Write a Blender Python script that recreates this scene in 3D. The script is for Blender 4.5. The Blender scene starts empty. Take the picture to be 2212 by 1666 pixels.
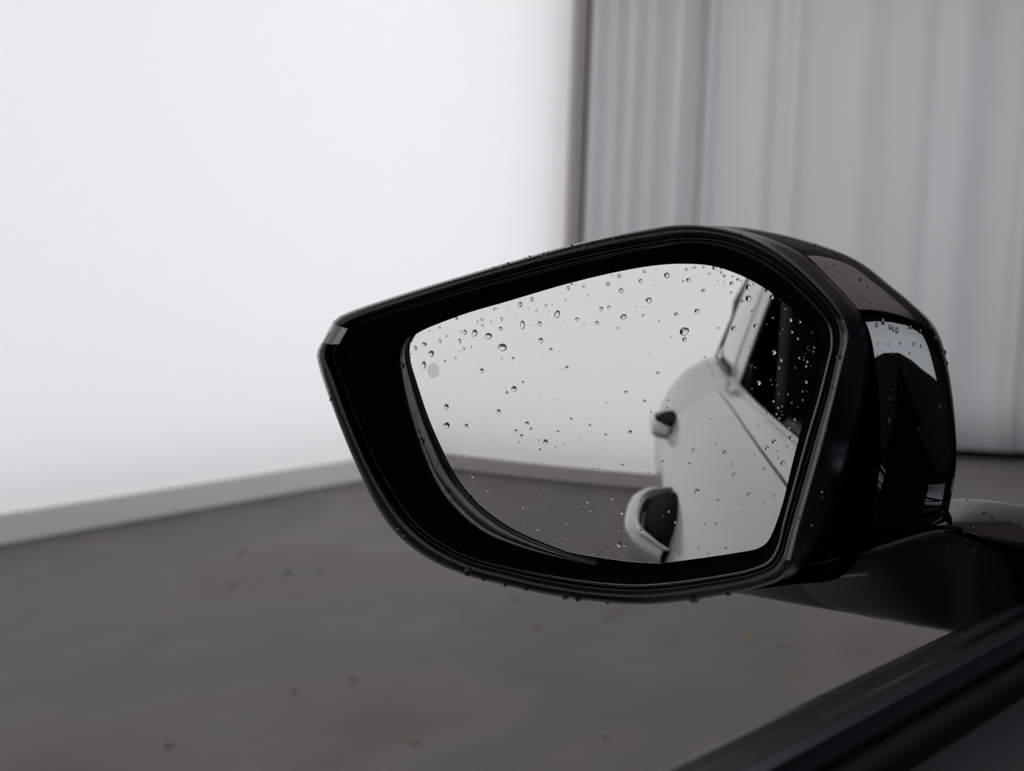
import bpy, math, random
import numpy as np
from mathutils import Vector, Matrix
from mathutils.bvhtree import BVHTree
random.seed(7)
rng = np.random.default_rng(7)
A = np.array
H = 1.185                                   # eye height above the studio floor
F, CX, CY = 2400.0, 1106.0, 833.0           # focal length in pixels, picture centre

# ------------------------------------------------------------------ camera, world, lights, exposure
yaw, pitch, roll = map(math.radians, (44.5, 5.5, 1.9))
fw = A([-math.sin(yaw)*math.cos(pitch), math.cos(yaw)*math.cos(pitch), -math.sin(pitch)])
r0 = A([math.cos(yaw), math.sin(yaw), 0.0]); u0 = np.cross(r0, fw)
rt = r0*math.cos(roll)+u0*math.sin(roll); up = -r0*math.sin(roll)+u0*math.cos(roll)
sc = bpy.context.scene
cd = bpy.data.cameras.new('camera'); cam = bpy.data.objects.new('camera', cd); sc.collection.objects.link(cam)
cam.matrix_world = Matrix(((rt[0], up[0], -fw[0], 0), (rt[1], up[1], -fw[1], 0), (rt[2], up[2], -fw[2], H), (0, 0, 0, 1)))
cd.sensor_width = 36.0; cd.lens = F/2212*36.0; cd.clip_start = 0.01; cd.clip_end = 60
cd.dof.use_dof = True; cd.dof.focus_distance = 0.495; cd.dof.aperture_fstop = 9.5
sc.camera = cam
w = bpy.data.worlds.new('world'); sc.world = w; w.use_nodes = True
w.node_tree.nodes['Background'].inputs[0].default_value = (0.55, 0.6, 0.68, 1)
w.node_tree.nodes['Background'].inputs[1].default_value = 0.02
sc.view_settings.view_transform = 'Standard'; sc.view_settings.look = 'None'
sc.view_settings.exposure = 0.0; sc.view_settings.gamma = 1.0; sc.view_settings.use_curve_mapping = False

def area(name, loc, direction, sx, sy, power, col=(1, 1, 1)):
    l = bpy.data.lights.new(name, 'AREA'); l.shape = 'RECTANGLE'; l.size = sx; l.size_y = sy
    l.energy = power; l.color = col
    o = bpy.data.objects.new(name, l); sc.collection.objects.link(o); o.location = (loc[0], loc[1], loc[2])
    o.rotation_euler = Vector(direction).to_track_quat('-Z', 'Y').to_euler()
    return o
# the two luminous studio walls are white cloth lit from behind by these panels
LW0, LW1 = A([-3.85, -4.5]), A([-5.333, 5.90])     # foot of the left wall, rear to front (slightly splayed)
ld = (LW1-LW0)/np.linalg.norm(LW1-LW0); ln = A([ld[1], -ld[0]])       # ln points into the room
mid = (LW0+LW1)/2 - ln*0.34
area('left_wall_light_panel', (mid[0], mid[1], 2.24), (ln[0], ln[1], 0), 10.4, 4.34, 308)
area('rear_wall_light_panel', (0.3, -4.86, 2.25), (0, 1, 0), 8.2, 4.3, 255)
area('added_drape_light', (-0.4, 3.2, 3.9), (-0.66, 0.75, -0.42), 3.4, 1.0, 34, (1.0, 0.99, 0.97)).data.spread = math.radians(110)  # extra lamp added to brighten the drape
area('added_warm_shell_light', (1.7, 2.8, 4.35), (0, 0, -1), 3.0, 4.4, 30, (1.0, 0.90, 0.82)).data.spread = math.radians(120)  # unseen lamp added to put a warm reflection on the mirror shell
area('added_cool_shell_light', (4.45, 3.2, 3.0), (-1, 0, -0.05), 3.6, 2.4, 80, (0.84, 0.92, 1.0)).data.spread = math.radians(120)  # unseen lamp added for the bluish band reflected in the shell

# ------------------------------------------------------------------ helpers
def ray(x, y):
    d = rt*(x-CX)/F + up*(CY-y)/F + fw
    return d/np.linalg.norm(d)
def on_z(x, y, z):
    d = ray(x, y); return d*(z/d[2])
def mat(name, col, rough=0.5, metal=0.0, coat=0.0, spec=0.5, **k):
    m = bpy.data.materials.new(name); m.use_nodes = True
    b = m.node_tree.nodes['Principled BSDF']
    b.inputs['Base Color'].default_value = (*col, 1); b.inputs['Roughness'].default_value = rough
    b.inputs['Metallic'].default_value = metal; b.inputs['Coat Weight'].default_value = coat
    b.inputs['Coat Roughness'].default_value = 0.02; b.inputs['Specular IOR Level'].default_value = spec
    for kk, v in k.items(): b.inputs[kk].default_value = v
    return m
def nodes(m): return m.node_tree.nodes, m.node_tree.links
def bumpy(m, scale, strength, dist=0.001, detail=4):
    n, l = nodes(m); t = n.new('ShaderNodeTexNoise'); t.inputs['Scale'].default_value = scale; t.inputs['Detail'].default_value = detail
    tc = n.new('ShaderNodeTexCoord'); l.new(tc.outputs['Object'], t.inputs['Vector'])
    b = n.new('ShaderNodeBump'); b.inputs['Strength'].default_value = strength; b.inputs['Distance'].default_value = dist
    l.new(t.outputs['Fac'], b.inputs['Height']); l.new(b.outputs[0], n['Principled BSDF'].inputs['Normal'])
def rampcol(m, scale, stops, vec=(1, 1, 1), detail=5, sock='Base Color', rough=0.55):
    n, l = nodes(m); tc = n.new('ShaderNodeTexCoord'); mp_ = n.new('ShaderNodeMapping'); mp_.inputs['Scale'].default_value = vec
    t = n.new('ShaderNodeTexNoise'); t.inputs['Scale'].default_value = scale; t.inputs['Detail'].default_value = detail; t.inputs['Roughness'].default_value = rough
    l.new(tc.outputs['Object'], mp_.inputs[0]); l.new(mp_.outputs[0], t.inputs['Vector'])
    r = n.new('ShaderNodeValToRGB'); e = r.color_ramp.elements
    e[0].position, e[0].color = stops[0][0], (*stops[0][1], 1); e[1].position, e[1].color = stops[-1][0], (*stops[-1][1], 1)
    for p, c in stops[1:-1]:
        q = e.new(p); q.color = (*c, 1)
    l.new(t.outputs['Fac'], r.inputs[0]); l.new(r.outputs[0], n['Principled BSDF'].inputs[sock])
    return r

COL = sc.collection
def tag(o, label=None, cat=None, group=None, kind=None):
    for k, v in (('label', label), ('category', cat), ('group', group), ('kind', kind)):
        if v: o[k] = v
    return o
def empty(name, loc):
    o = bpy.data.objects.new(name, None); COL.objects.link(o); o.location = loc; o.empty_display_size = .1
    o['_o'] = [loc[0], loc[1], loc[2]]; return o
ORG = {}
def mesh(name, verts, faces, m, parent=None, smooth=True, normals=None):
    """verts are given from the eye; the floor lies H below it."""
    v = A(verts, dtype=float) + A([0, 0, H])
    if parent is not None: v = v - A(ORG[parent.name])
    me = bpy.data.meshes.new(name); me.from_pydata(v.tolist(), [], [tuple(int(i) for i in f) for f in faces]); me.materials.append(m)
    if smooth: me.polygons.foreach_set('use_smooth', [True]*len(me.polygons))
    me.update()
    if normals is not None: me.normals_split_custom_set_from_vertices([tuple(q) for q in normals])
    o = bpy.data.objects.new(name, me); COL.objects.link(o)
    if parent is not None: o.parent = parent; ORG[o.name] = ORG[parent.name]
    else: ORG[o.name] = (0, 0, 0)
    return o
def group_empty(name, loc, parent=None):
    o = bpy.data.objects.new(name, None); COL.objects.link(o); o.location = loc; o.empty_display_size = .1
    ORG[o.name] = tuple(loc)
    return o
def bvh_of(o):
    me = o.data; off = A(ORG[o.parent.name]) if o.parent is not None else A([0, 0, 0])
    off = off - A([0, 0, H])
    return BVHTree.FromPolygons([tuple(A(v.co)+off) for v in me.vertices], [tuple(p.vertices) for p in me.polygons])
def box(x0, x1, y0, y1, z0, z1):
    v = [(x, y, z) for x in (x0, x1) for y in (y0, y1) for z in (z0, z1)]
    f = [(0, 1, 3, 2), (4, 6, 7, 5), (0, 4, 5, 1), (2, 3, 7, 6), (0, 2, 6, 4), (1, 5, 7, 3)]
    return v, f
def bevel(o, w_, seg=3):
    b = o.modifiers.new('bevel', 'BEVEL'); b.width = w_; b.segments = seg; b.limit_method = 'ANGLE'; b.angle_limit = math.radians(40)
    return o
def prism_between(p, q, n2, thick, z0, z1):
    """vertical slab from ground point p to q (2-D), thickened against the room normal n2"""
    p, q, n2 = A(p), A(q), A(n2)
    c = [p, q, q-n2*thick, p-n2*thick]
    v = [(a[0], a[1], z0) for a in c]+[(a[0], a[1], z1) for a in c]
    return v, [(3, 2, 1, 0), (4, 5, 6, 7), (0, 1, 5, 4), (1, 2, 6, 5), (2, 3, 7, 6), (3, 0, 4, 7)]
def cr(pts, n):
    """Catmull-Rom through points (open), n samples"""
    P = A(pts, dtype=float); k = len(P)
    t = np.concatenate([[0], np.cumsum(np.linalg.norm(np.diff(P, axis=0), axis=1))]); t /= t[-1]
    Q = np.vstack([2*P[0]-P[1], P, 2*P[-1]-P[-2]]); s = np.linspace(0, 1, n); out = []
    for a in s:
        i = min(max(np.searchsorted(t, a, side='right')-1, 0), k-2); f = (a-t[i])/(t[i+1]-t[i])
        p0, p1, p2, p3 = Q[i:i+4]
        out.append(0.5*((2*p1)+(-p0+p2)*f+(2*p0-5*p1+4*p2-p3)*f*f+(-p0+3*p1-3*p2+p3)*f**3))
    return A(out)
def loft(rows, close_u=False, close_v=False):
    """rows: list of equally long point lists"""
    R_ = A(rows); a, b = R_.shape[:2]; v = R_.reshape(-1, 3); f = []
    for i in range(a if close_v else a-1):
        for j in range(b if close_u else b-1):
            i2, j2 = (i+1) % a, (j+1) % b
            f.append((i*b+j, i*b+j2, i2*b+j2, i2*b+j))
    return v, f

# ------------------------------------------------------------------ materials
M_floor = mat('rubber_floor', (0.15, 0.145, 0.14), 0.62, spec=0.35)
rampcol(M_floor, 1.1, [(0.3, (0.132, 0.120, 0.111)), (0.47, (0.178, 0.168, 0.163)), (0.55, (0.150, 0.148, 0.143)), (0.7, (0.176, 0.184, 0.178))], (1, 0.55, 1), 6)
bumpy(M_floor, 14, 0.15, 0.01)
def sheet(name, c):
    m = bpy.data.materials.new(name); m.use_nodes = True; n, l = nodes(m); n.clear()
    o = n.new('ShaderNodeOutputMaterial'); t = n.new('ShaderNodeBsdfTranslucent'); d = n.new('ShaderNodeBsdfDiffuse'); x = n.new('ShaderNodeMixShader')
    t.inputs[0].default_value = (*c, 1); d.inputs[0].default_value = (0.8, 0.8, 0.8, 1); x.inputs[0].default_value = 0.6
    l.new(d.outputs[0], x.inputs[1]); l.new(t.outputs[0], x.inputs[2]); l.new(x.outputs[0], o.inputs[0]); return m
M_sheet = sheet('backlit_white_cloth', (0.86, 0.86, 0.865))
M_base = mat('painted_skirting', (0.93, 0.905, 0.88), 0.45)
M_grey = mat('grey_wall_paint', (0.16, 0.16, 0.16), 0.8)
M_ceil = mat('dim_ceiling', (0.36, 0.335, 0.31), 0.9)
M_curtain = mat('grey_drape', (0.62, 0.63, 0.63), 0.85, spec=0.1)
rampcol(M_curtain, 0.8, [(0.35, (0.63, 0.625, 0.62)), (0.65, (0.64, 0.66, 0.66))], (1, 1, 0.2), 3)
M_post = mat('beige_post', (0.46, 0.43, 0.41), 0.6)
M_dark = mat('gap_shade_black', (0.004, 0.004, 0.004), 0.8, spec=0.1)  # near-black standing in for shade under the drape and behind the handles
M_leaf = mat('dry_leaf', (0.30, 0.135, 0.05), 0.7)
rampcol(M_leaf, 30, [(0.3, (0.24, 0.14, 0.08)), (0.7, (0.42, 0.24, 0.13))])
M_plastic = mat('satin_black_plastic', (0.0065, 0.0063, 0.0078), 0.5, spec=0.0); bumpy(M_plastic, 3000, 0.02, 0.0002)
M_lip = mat('smooth_black_plastic', (0.004, 0.004, 0.005), 0.14, spec=0.42)
M_gloss = mat('black_lacquer', (0.0015, 0.0015, 0.0018), 0.03, spec=0.5)
M_arm = mat('black_arm_lacquer', (0.0015, 0.0015, 0.0016), 0.04, spec=0.26)
M_strip = mat('gloss_grey_strip', (0.03, 0.031, 0.034), 0.12, spec=0.8, coat=1.0)
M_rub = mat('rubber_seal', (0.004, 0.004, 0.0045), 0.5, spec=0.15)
M_trim = mat('wet_black_trim', (0.010, 0.010, 0.011), 0.26, spec=0.8, coat=0.5)
M_door = mat('door_card_leatherette', (0.022, 0.025, 0.030), 0.6); bumpy(M_door, 900, 0.25, 0.0005)
M_cabin = mat('dark_cabin_lining', (0.006, 0.006, 0.007), 0.9, spec=0.1)
M_body = mat('light_silver_paint', (0.40, 0.405, 0.40), 0.35, metal=0.0, coat=0.6)
M_glassd = mat('tinted_side_glass', (0.002, 0.002, 0.0025), 0.03, spec=0.3)
M_green = mat('dark_green_seal', (0.006, 0.012, 0.010), 0.4)
M_quarter = mat('wall_sheen_quarter_glass', (0.32, 0.325, 0.32), 0.15, coat=1.0)  # pale base colour stands in for the white wall reflected in the glass
M_handle = mat('handle_paint', (0.30, 0.30, 0.31), 0.25, metal=0.3, coat=1.0)
M_edge = mat('polished_glass_edge', (0.75, 0.75, 0.76), 0.15, metal=1.0)
M_mirror = mat('mirror_silvering', (0.80, 0.805, 0.80), 0.0, metal=1.0)
M_water = bpy.data.materials.new('clear_water'); M_water.use_nodes = True
n_, l_ = nodes(M_water); n_.clear(); o_ = n_.new('ShaderNodeOutputMaterial'); g_ = n_.new('ShaderNodeBsdfGlass')
g_.inputs['IOR'].default_value = 1.333; g_.inputs['Roughness'].default_value = 0.0; l_.new(g_.outputs[0], o_.inputs[0])
M_lens = mat('clear_lamp_lens', (0.10, 0.105, 0.105), 0.12, coat=1.0); M_lens.node_tree.nodes['Principled BSDF'].inputs['Transmission Weight'].default_value = 0.35
M_lensin = mat('lamp_reflector', (0.85, 0.83, 0.80), 0.35)
M_icon = mat('etched_icon', (0.36, 0.33, 0.27), 0.35, metal=0.3)

# ------------------------------------------------------------------ room
G = -H                                      # the floor, seen from the eye
ZT = 4.5 - H
fl = mesh('floor', [(-7, -7, G), (7, -7, G), (7, 13, G), (-7, 13, G), (-7, -7, G-.1), (7, -7, G-.1), (7, 13, G-.1), (-7, 13, G-.1)],
          [(0, 1, 2, 3), (7, 6, 5, 4), (0, 4, 5, 1), (1, 5, 6, 2), (2, 6, 7, 3), (3, 7, 4, 0)], M_floor, smooth=False); tag(fl, 'matt dark grey studio floor with soft mottled patches', None, None, 'structure')
v, f = prism_between(LW0, LW1, ln, 0.004, G+0.125, ZT)
tag(mesh('wall_left', v, f, M_sheet, smooth=False), 'glowing white backlit cloth wall beyond the mirror', None, None, 'structure')
v, f = prism_between(LW0, LW1, ln, 0.05, G, G+0.13)
bb = mesh('baseboard_left', A(v)+A([ln[0]*.03, ln[1]*.03, 0]), f, M_base, smooth=False); bevel(bb, .008); tag(bb, 'pale grey skirting under the glowing left wall', None, None, 'structure')
RW0, RW1 = A([4.6, -4.5]), A([-3.9, -4.5])
v, f = prism_between(RW0, RW1, (0, 1), 0.004, G+0.115, ZT)
tag(mesh('wall_rear', v, f, M_sheet, smooth=False), 'glowing white wall behind the car, seen in the mirror', None, None, 'structure')
v, f = prism_between(RW0, RW1, (0, 1), 0.05, G, G+0.12)
bb = mesh('baseboard_rear', A(v)+A([0, .03, 0]), f, M_base, smooth=False); bevel(bb, .008); tag(bb, 'grey skirting under the rear wall, seen in the mirror', None, None, 'structure')
v, f = box(4.6, 4.7, -4.6, 12.5, G, ZT); tag(mesh('wall_right', v, f, M_grey, smooth=False), 'plain grey wall on the far side of the car', None, None, 'structure')
v, f = box(-7, 7, -7, 13, ZT, ZT+.1); tag(mesh('ceiling', v, f, M_ceil, smooth=False), 'dim warm grey studio ceiling', None, None, 'structure')
# light boxes behind the cloth walls
q0, q1 = LW0-ln*.62, LW1-ln*.62
v, f = prism_between(q0, q1, ln, .05, G, ZT); tag(mesh('wall_left_backing', v, f, M_grey, smooth=False), None, None, None, 'structure')
# grey drape across the front of the studio, hanging just clear of the floor
C0 = A([-5.31, 6.08]); C1 = A([1.6, 12.0]); cdv = (C1-C0)/np.linalg.norm(C1-C0); cn = A([cdv[1], -cdv[0]])
LEN = np.linalg.norm(C1-C0)
def px_s(px):                                # distance along the drape where a picture column meets it
    d = ray(px, 400)[:2]; B = np.array([[d[0], -cdv[0]], [d[1], -cdv[1]]]); t = np.linalg.solve(B, C0); return t[1]
folds = [(1275, .05, .03), (1320, -.035, .03), (1355, .05, .035), (1400, -.06, .04), (1455, .055, .03), (1500, -.06, .022), (1522, .055, .018), (1560, -.03, .05),
         (1640, .03, .04), (1675, -.03, .03), (1705, .03, .025), (1770, -.015, .06), (1850, .018, .04), (1920, -.014, .05), (2010, -.022, .03), (2070, .018, .04), (2140, -.02, .05), (2190, .016, .03)]
ss = np.arange(0, LEN, 0.012); prof = np.zeros_like(ss)
for px, a_, wd in folds:
    s0 = px_s(px); prof += a_*(1.6 if px < 1540 else 1.1)*np.exp(-((ss-s0)/(wd*2.1))**2)
s_end = px_s(2212)
prof += np.where(ss > s_end, 0.02*np.sin(ss*17)+0.012*np.sin(ss*29+1), 0)
rows = []
for z, k in ((G+0.075, 0.8), (G+.5, .85), (G+1.5, .95), (G+2.6, 1.05), (ZT-.02, 1.15)):
    rows.append([(C0[0]+cdv[0]*s+cn[0]*p*k, C0[1]+cdv[1]*s+cn[1]*p*k, z) for s, p in zip(ss, prof)])
v, f = loft(rows)
dr = mesh('curtain', v, f, M_curtain); so = dr.modifiers.new('thick', 'SOLIDIFY'); so.thickness = .006
tag(dr, 'tall pleated grey drape hanging across the front of the studio', 'curtain')
v, f = prism_between(C0-cn*.25, C1-cn*.25, cn, .1, G, ZT); tag(mesh('wall_front', v, f, M_dark, smooth=False), 'wall behind the grey drape, its black colour standing in for shade', None, None, 'structure')  # black colour gives the shadow seen under the drape hem
# post where the glowing wall ends
pp = LW1+ld*0.005
v, f = prism_between(pp, pp+ld*.15, ln, .12, G, ZT); tag(bevel(mesh('trim_1', A(v)+A([ln[0]*.04, ln[1]*.04, 0]), f, M_post, smooth=False), .006), 'narrow beige post at the end of the glowing wall', None, None, 'structure')

# ------------------------------------------------------------------ small leaves on the floor
LEAVES = [(416, 1201, 5, 'faint tan'), (519, 1194, 7, 'pinkish brown'), (621, 1239, 8, 'reddish brown'), (690, 1238, 8, 'pale brown'), (500, 1262, 7, 'ochre brown'), (763, 1466, 9, 'bright orange-brown'),
          (634, 1493, 5, 'faint tan'), (363, 1612, 7, 'olive brown'), (895, 1603, 8, 'golden brown'), (662, 1052, 5, 'brown'), (1112, 1297, 6, 'faint brown'), (1160, 1358, 5, 'faint brown'), (1315, 1335, 7, 'orange-brown'),
          (1335, 1322, 7, 'tan'), (1611, 1378, 9, 'orange-brown'), (1695, 1397, 8, 'tan'), (1700, 1460, 7, 'rust brown'), (1308, 1592, 7, 'dull brown')]
LL = ['leftmost of five small ones left of the mirror', 'highest of five small ones left of the mirror', 'second nearest the lower left mirror rim', 'nearest the lower left mirror rim',
      'lowest of five small ones left of the mirror', 'alone in the middle of the open floor', 'left below the brightest leaf', 'alone near the bottom left corner', 'alone near the bottom middle', 'at the foot of the left skirting',
      'directly under the mirror rim', 'a step below the mirror rim', 'left one of the touching pair under the mirror', 'right one of the touching pair under the mirror', 'larger one below the mirror arm',
      'next to the larger one below the mirror arm', 'between mirror arm and window sill', 'near the bottom, left of the window sill']
for (px, py, s, c), w_ in zip(LEAVES, LL):
    p = on_z(px, py, G); d = np.linalg.norm(p); rad = s*d/F*0.95; a0 = random.uniform(0, 6.28)
    v = []; f = []; nl = 12
    for k in range(nl):
        t = 2*math.pi*k/nl; r_ = rad*(1+.25*math.sin(3*t+a0)); x_, y_ = r_*1.3*math.cos(t), r_*.8*math.sin(t)
        v.append((p[0]+x_*math.cos(a0)-y_*math.sin(a0), p[1]+x_*math.sin(a0)+y_*math.cos(a0), G+.003+.35*rad*math.cos(t)**2))
    v += [(x_, y_, z_-.0025) for x_, y_, z_ in v]; v += [(p[0], p[1], G+.012+.1*rad), (p[0], p[1], G+.0095+.1*rad)]
    for k in range(nl):
        k2 = (k+1) % nl; f += [(k, k2, 2*nl), (nl+k2, nl+k, 2*nl+1), (k, nl+k, nl+k2, k2)]
    tag(mesh('fallen_leaf', v, f, M_leaf), f'{c} dry leaf, {w_}', 'leaf', 'dry leaves scattered on the studio floor')

# ------------------------------------------------------------------ the mirror: reference frame
D, RAD = 0.493, 1.48
nn = ray(1594, 621)+A([0, 1, 0]); nn /= np.linalg.norm(nn)
MC = ray(1330, 900)*D; SC = MC+nn*RAD; nf = -nn
U = np.cross([0, 0, 1], nf); U /= np.linalg.norm(U); V = np.cross(nf, U)
def sph(x, y):
    d = ray(x, y); b = d.dot(SC); c = SC.dot(SC)-RAD**2; t = b-math.sqrt(b*b-c); return d*t
def mp(x, y, h):
    d = ray(x, y); return d*((MC+nf*h).dot(nf)/d.dot(nf))
NA = 288
TH = np.linspace(0, 2*np.pi, NA, endpoint=False)
def dense(pts, n=1600):
    P = A(pts, dtype=float); k = len(P); out = []
    for i in range(k):
        p0, p1, p2, p3 = P[i-1], P[i], P[(i+1) % k], P[(i+2) % k]
        d1, d2, d3 = (max(np.linalg.norm(b-a), 1e-9)**.5 for a, b in ((p0, p1), (p1, p2), (p2, p3)))
        m1 = (p1-p0)/d1-(p2-p0)/(d1+d2)+(p2-p1)/d2; m2 = (p2-p1)/d2-(p3-p1)/(d2+d3)+(p3-p2)/d3
        m1, m2 = m1*d2, m2*d2
        for f_ in np.linspace(0, 1, max(4, n//k), endpoint=False):
            out.append((2*f_**3-3*f_**2+1)*p1+(f_**3-2*f_**2+f_)*m1+(-2*f_**3+3*f_**2)*p2+(f_**3-f_**2)*m2)
    return A(out)
PC = A([1330.0, 900.0])
def polar(pts):
    """closed pixel outline -> pixel radius for each angle about the mirror centre"""
    d = dense(pts)-PC; th = np.arctan2(-d[:, 1], d[:, 0]) % (2*np.pi); r_ = np.hypot(d[:, 0], d[:, 1]); o = np.argsort(th)
    th, r_ = th[o], r_[o]; return np.interp(TH, np.r_[th[-1]-2*np.pi, th, th[0]+2*np.pi], np.r_[r_[-1], r_, r_[0]])
def pix(r_): return [(PC[0]+a*math.cos(t), PC[1]-a*math.sin(t)) for a, t in zip(r_, TH)]
def ring(r_, h):
    h = np.broadcast_to(h, (NA,)); return A([mp(x, y, k) for (x, y), k in zip(pix(r_), h)])
OUT_A = polar([(886, 745), (893, 727), (985, 685), (1100, 650), (1230, 612), (1340, 586), (1420, 573), (1480, 570), (1540, 575), (1600, 595), (1660, 628), (1710, 667), (1745, 702), (1763, 730), (1767, 765),
               (1755, 830), (1735, 910), (1712, 1000), (1690, 1090), (1670, 1148), (1656, 1173), (1635, 1186), (1600, 1193), (1500, 1208), (1400, 1219), (1340, 1217), (1270, 1205), (1180, 1175), (1100, 1138),
               (1030, 1085), (985, 1028), (955, 970), (925, 900), (900, 825), (886, 775)])
OUT_B = polar([(861, 768), (878, 728), (900, 714), (985, 680), (1100, 644), (1230, 605), (1340, 579), (1420, 566), (1480, 563), (1545, 568), (1605, 588), (1665, 621), (1717, 661), (1753, 697), (1772, 727),
               (1776, 765), (1764, 832), (1744, 912), (1721, 1002), (1699, 1092), (1678, 1153), (1663, 1181), (1638, 1196), (1602, 1203), (1500, 1219), (1400, 1232), (1330, 1229), (1260, 1217), (1180, 1200), (1100, 1176),
               (1035, 1146), (975, 1092), (930, 1030), (898, 950), (874, 865), (862, 800)])
OUT_E = polar([(725, 690), (735, 683), (760, 672), (900, 626), (1000, 596), (1100, 567), (1250, 526), (1400, 496), (1470, 487), (1540, 491), (1620, 512), (1700, 556), (1760, 608), (1805, 660), (1826, 700), (1831, 740),
               (1822, 780), (1803, 860), (1778, 960), (1751, 1054), (1728, 1135), (1715, 1190), (1706, 1225), (1688, 1250), (1650, 1266), (1560, 1285), (1450, 1301), (1380, 1305), (1300, 1300), (1200, 1287),
               (1100, 1266), (1000, 1240), (920, 1203), (860, 1156), (815, 1095), (775, 1015), (735, 920), (705, 840), (688, 785), (685, 765), (690, 750), (697, 738), (711, 712)])
OUT_P = polar([(738, 712), (760, 697), (900, 649), (1000, 617), (1100, 588), (1250, 549), (1400, 519), (1470, 509), (1540, 511), (1610, 529), (1685, 570), (1745, 620), (1790, 668), (1809, 697), (1814, 740),
               (1806, 780), (1787, 860), (1761, 952), (1733, 1054), (1709, 1138), (1692, 1200), (1672, 1228), (1630, 1246), (1555, 1262), (1450, 1278), (1380, 1283), (1300, 1279), (1200, 1265),
               (1100, 1243), (1005, 1216), (935, 1180), (880, 1134), (838, 1075), (798, 1003), (758, 910), (726, 822), (706, 772), (707, 752), (714, 738), (722, 726)])
inn = lambda a, b, t: a*(1-t)+b*t
mirror_loc = MC+A([0, 0, H])
car = group_empty('car', (0.7, -0.9, 0.0))
tag(car, 'light silver car with black wing mirror, seen from its driver window and in its mirror', 'car')

# housing shell (gloss black): from the bezel joint back and round to a closed end
OUT_J = polar([(735, 700), (765, 680), (900, 635), (1000, 604), (1100, 574), (1250, 533), (1400, 502), (1470, 492), (1550, 489), (1600, 496), (1675, 518), (1738, 549), (1794, 603), (1835, 647), (1863, 684), (1877, 725),
               (1880, 800), (1868, 900), (1846, 1000), (1820, 1080), (1795, 1150), (1768, 1206), (1728, 1244), (1650, 1258), (1560, 1274), (1450, 1290), (1380, 1295), (1300, 1290), (1200, 1277),
               (1100, 1256), (1000, 1229), (925, 1190), (870, 1145), (828, 1088), (788, 1008), (750, 920), (718, 835), (702, 785), (700, 765), (706, 740), (720, 715)])
def loc2(P): q = P-MC; return q.dot(U), q.dot(V)
JR = ring(OUT_J, -0.006)
juv = A([loc2(p) for p in JR])
c0 = A([-0.005, 0.0])
def shell_ring(d, su, sv, sl, sh=0.0):
    out = []
    for a in juv:
        q = a-c0; k = su if q[0] > 0 else sl
        if q[0] > 0: g_s = min(1, max(0, (.055-q[1])/.125)); g_s = g_s*g_s*(3-2*g_s); k = 1+(su-1)*(.92+1.05*g_s) if su > 1 else su+.17*g_s*su
        kv = sv if q[1] > 0 else sv*0.985
        out.append(MC+U*(c0[0]+q[0]*k+sh)+V*(c0[1]+q[1]*kv)+nf*(-0.006-d))
    return A(out)
prof_s = [(0.0, 1.0, 1.0, 1.0), (0.004, 1.035, 1.005, 1.0), (0.010, 1.085, 1.008, .995), (0.018, 1.145, 1.004, .985), (0.026, 1.19, .992, .965), (0.034, 1.215, .972, .94), (0.042, 1.21, .94, .90), (0.050, 1.17, .89, .85),
          (0.058, 1.08, .82, .78), (0.065, .95, .72, .68), (0.071, .77, .58, .54), (0.075, .55, .42, .38), (0.077, .3, .22, .2)]
dd = cr([list(p) for p in prof_s], 40)
rows = [shell_ring(*p[:1], p[1], p[2], p[3]) for p in dd]
v, f = loft(rows, close_u=True); v = list(v); v.append(MC-nf*0.084+U*c0[0]); L0 = (len(rows)-1)*NA
f += [(L0+j, L0+(j+1) % NA, len(v)-1) for j in range(NA)]
wm = mesh('wing_mirror', v, f, M_gloss, car); wm['label'] = 'gloss black wing mirror with wet convex glass'
# bezel side: from the outer lip back to the joint, with a fine shadow gap before the shell
rowsb = [ring(OUT_E, .013), ring(inn(OUT_E, OUT_J, .25), .009), ring(inn(OUT_E, OUT_J, .6), .003), ring(inn(OUT_E, OUT_J, .93), -.0035), ring(OUT_J-2.0, -.0065), ring(OUT_J-10, -.009)]
v, f = loft(rowsb, close_u=True); bz = mesh('bezel_side', v, [tuple(reversed(q)) for q in f], mat('smooth_bezel_plastic', (0.002, 0.002, 0.0025), 0.2, spec=0.4), wm)
# lip: rounded rim
rl = [ring(OUT_E, .013), ring(OUT_E+1, .0165), ring(inn(OUT_E, OUT_P, .10), .0193), ring(inn(OUT_E, OUT_P, .22), .0208), ring(inn(OUT_E, OUT_P, .30), .0212), ring(inn(OUT_E, OUT_P, .6), .0214), ring(inn(OUT_E, OUT_P, .90), .0213), ring(inn(OUT_E, OUT_P, .97), .0209),
      ring(OUT_P-1.5, .0190), ring(OUT_P-3.5, .0168), ring(OUT_P-7, .0163), ring(OUT_P-11, .0166), ring(OUT_P-13.5, .0178), ring(OUT_P-16.5, .0178), ring(OUT_P-18.5, .0170), ring(OUT_P-20, .0160)]
v, f = loft(rl, close_u=True); lp = mesh('outer_lip', v, f, M_lip, wm)
# bowl from the lip down to the glass opening
K0 = OUT_P-20
K1 = OUT_B
sa = A([sph(x, y) for x, y in pix(OUT_A)]); hA = (sa-MC).dot(nf)
rbw = [ring(K0, .0160)]+[ring(inn(K0, K1, t), .016*(1-q)+(hA+.0018)*q) for t, q in ((.1, .07), (.25, .17), (.45, .36), (.65, .60), (.8, .80), (.9, .93))]+[ring(K1+3, hA+.0018), ring(K1, hA+.0017), ring(K1-1.5, hA+.0010)]
v, f = loft(rbw, close_u=True); bw = mesh('inner_bezel', v, f, M_plastic, wm)
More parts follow.
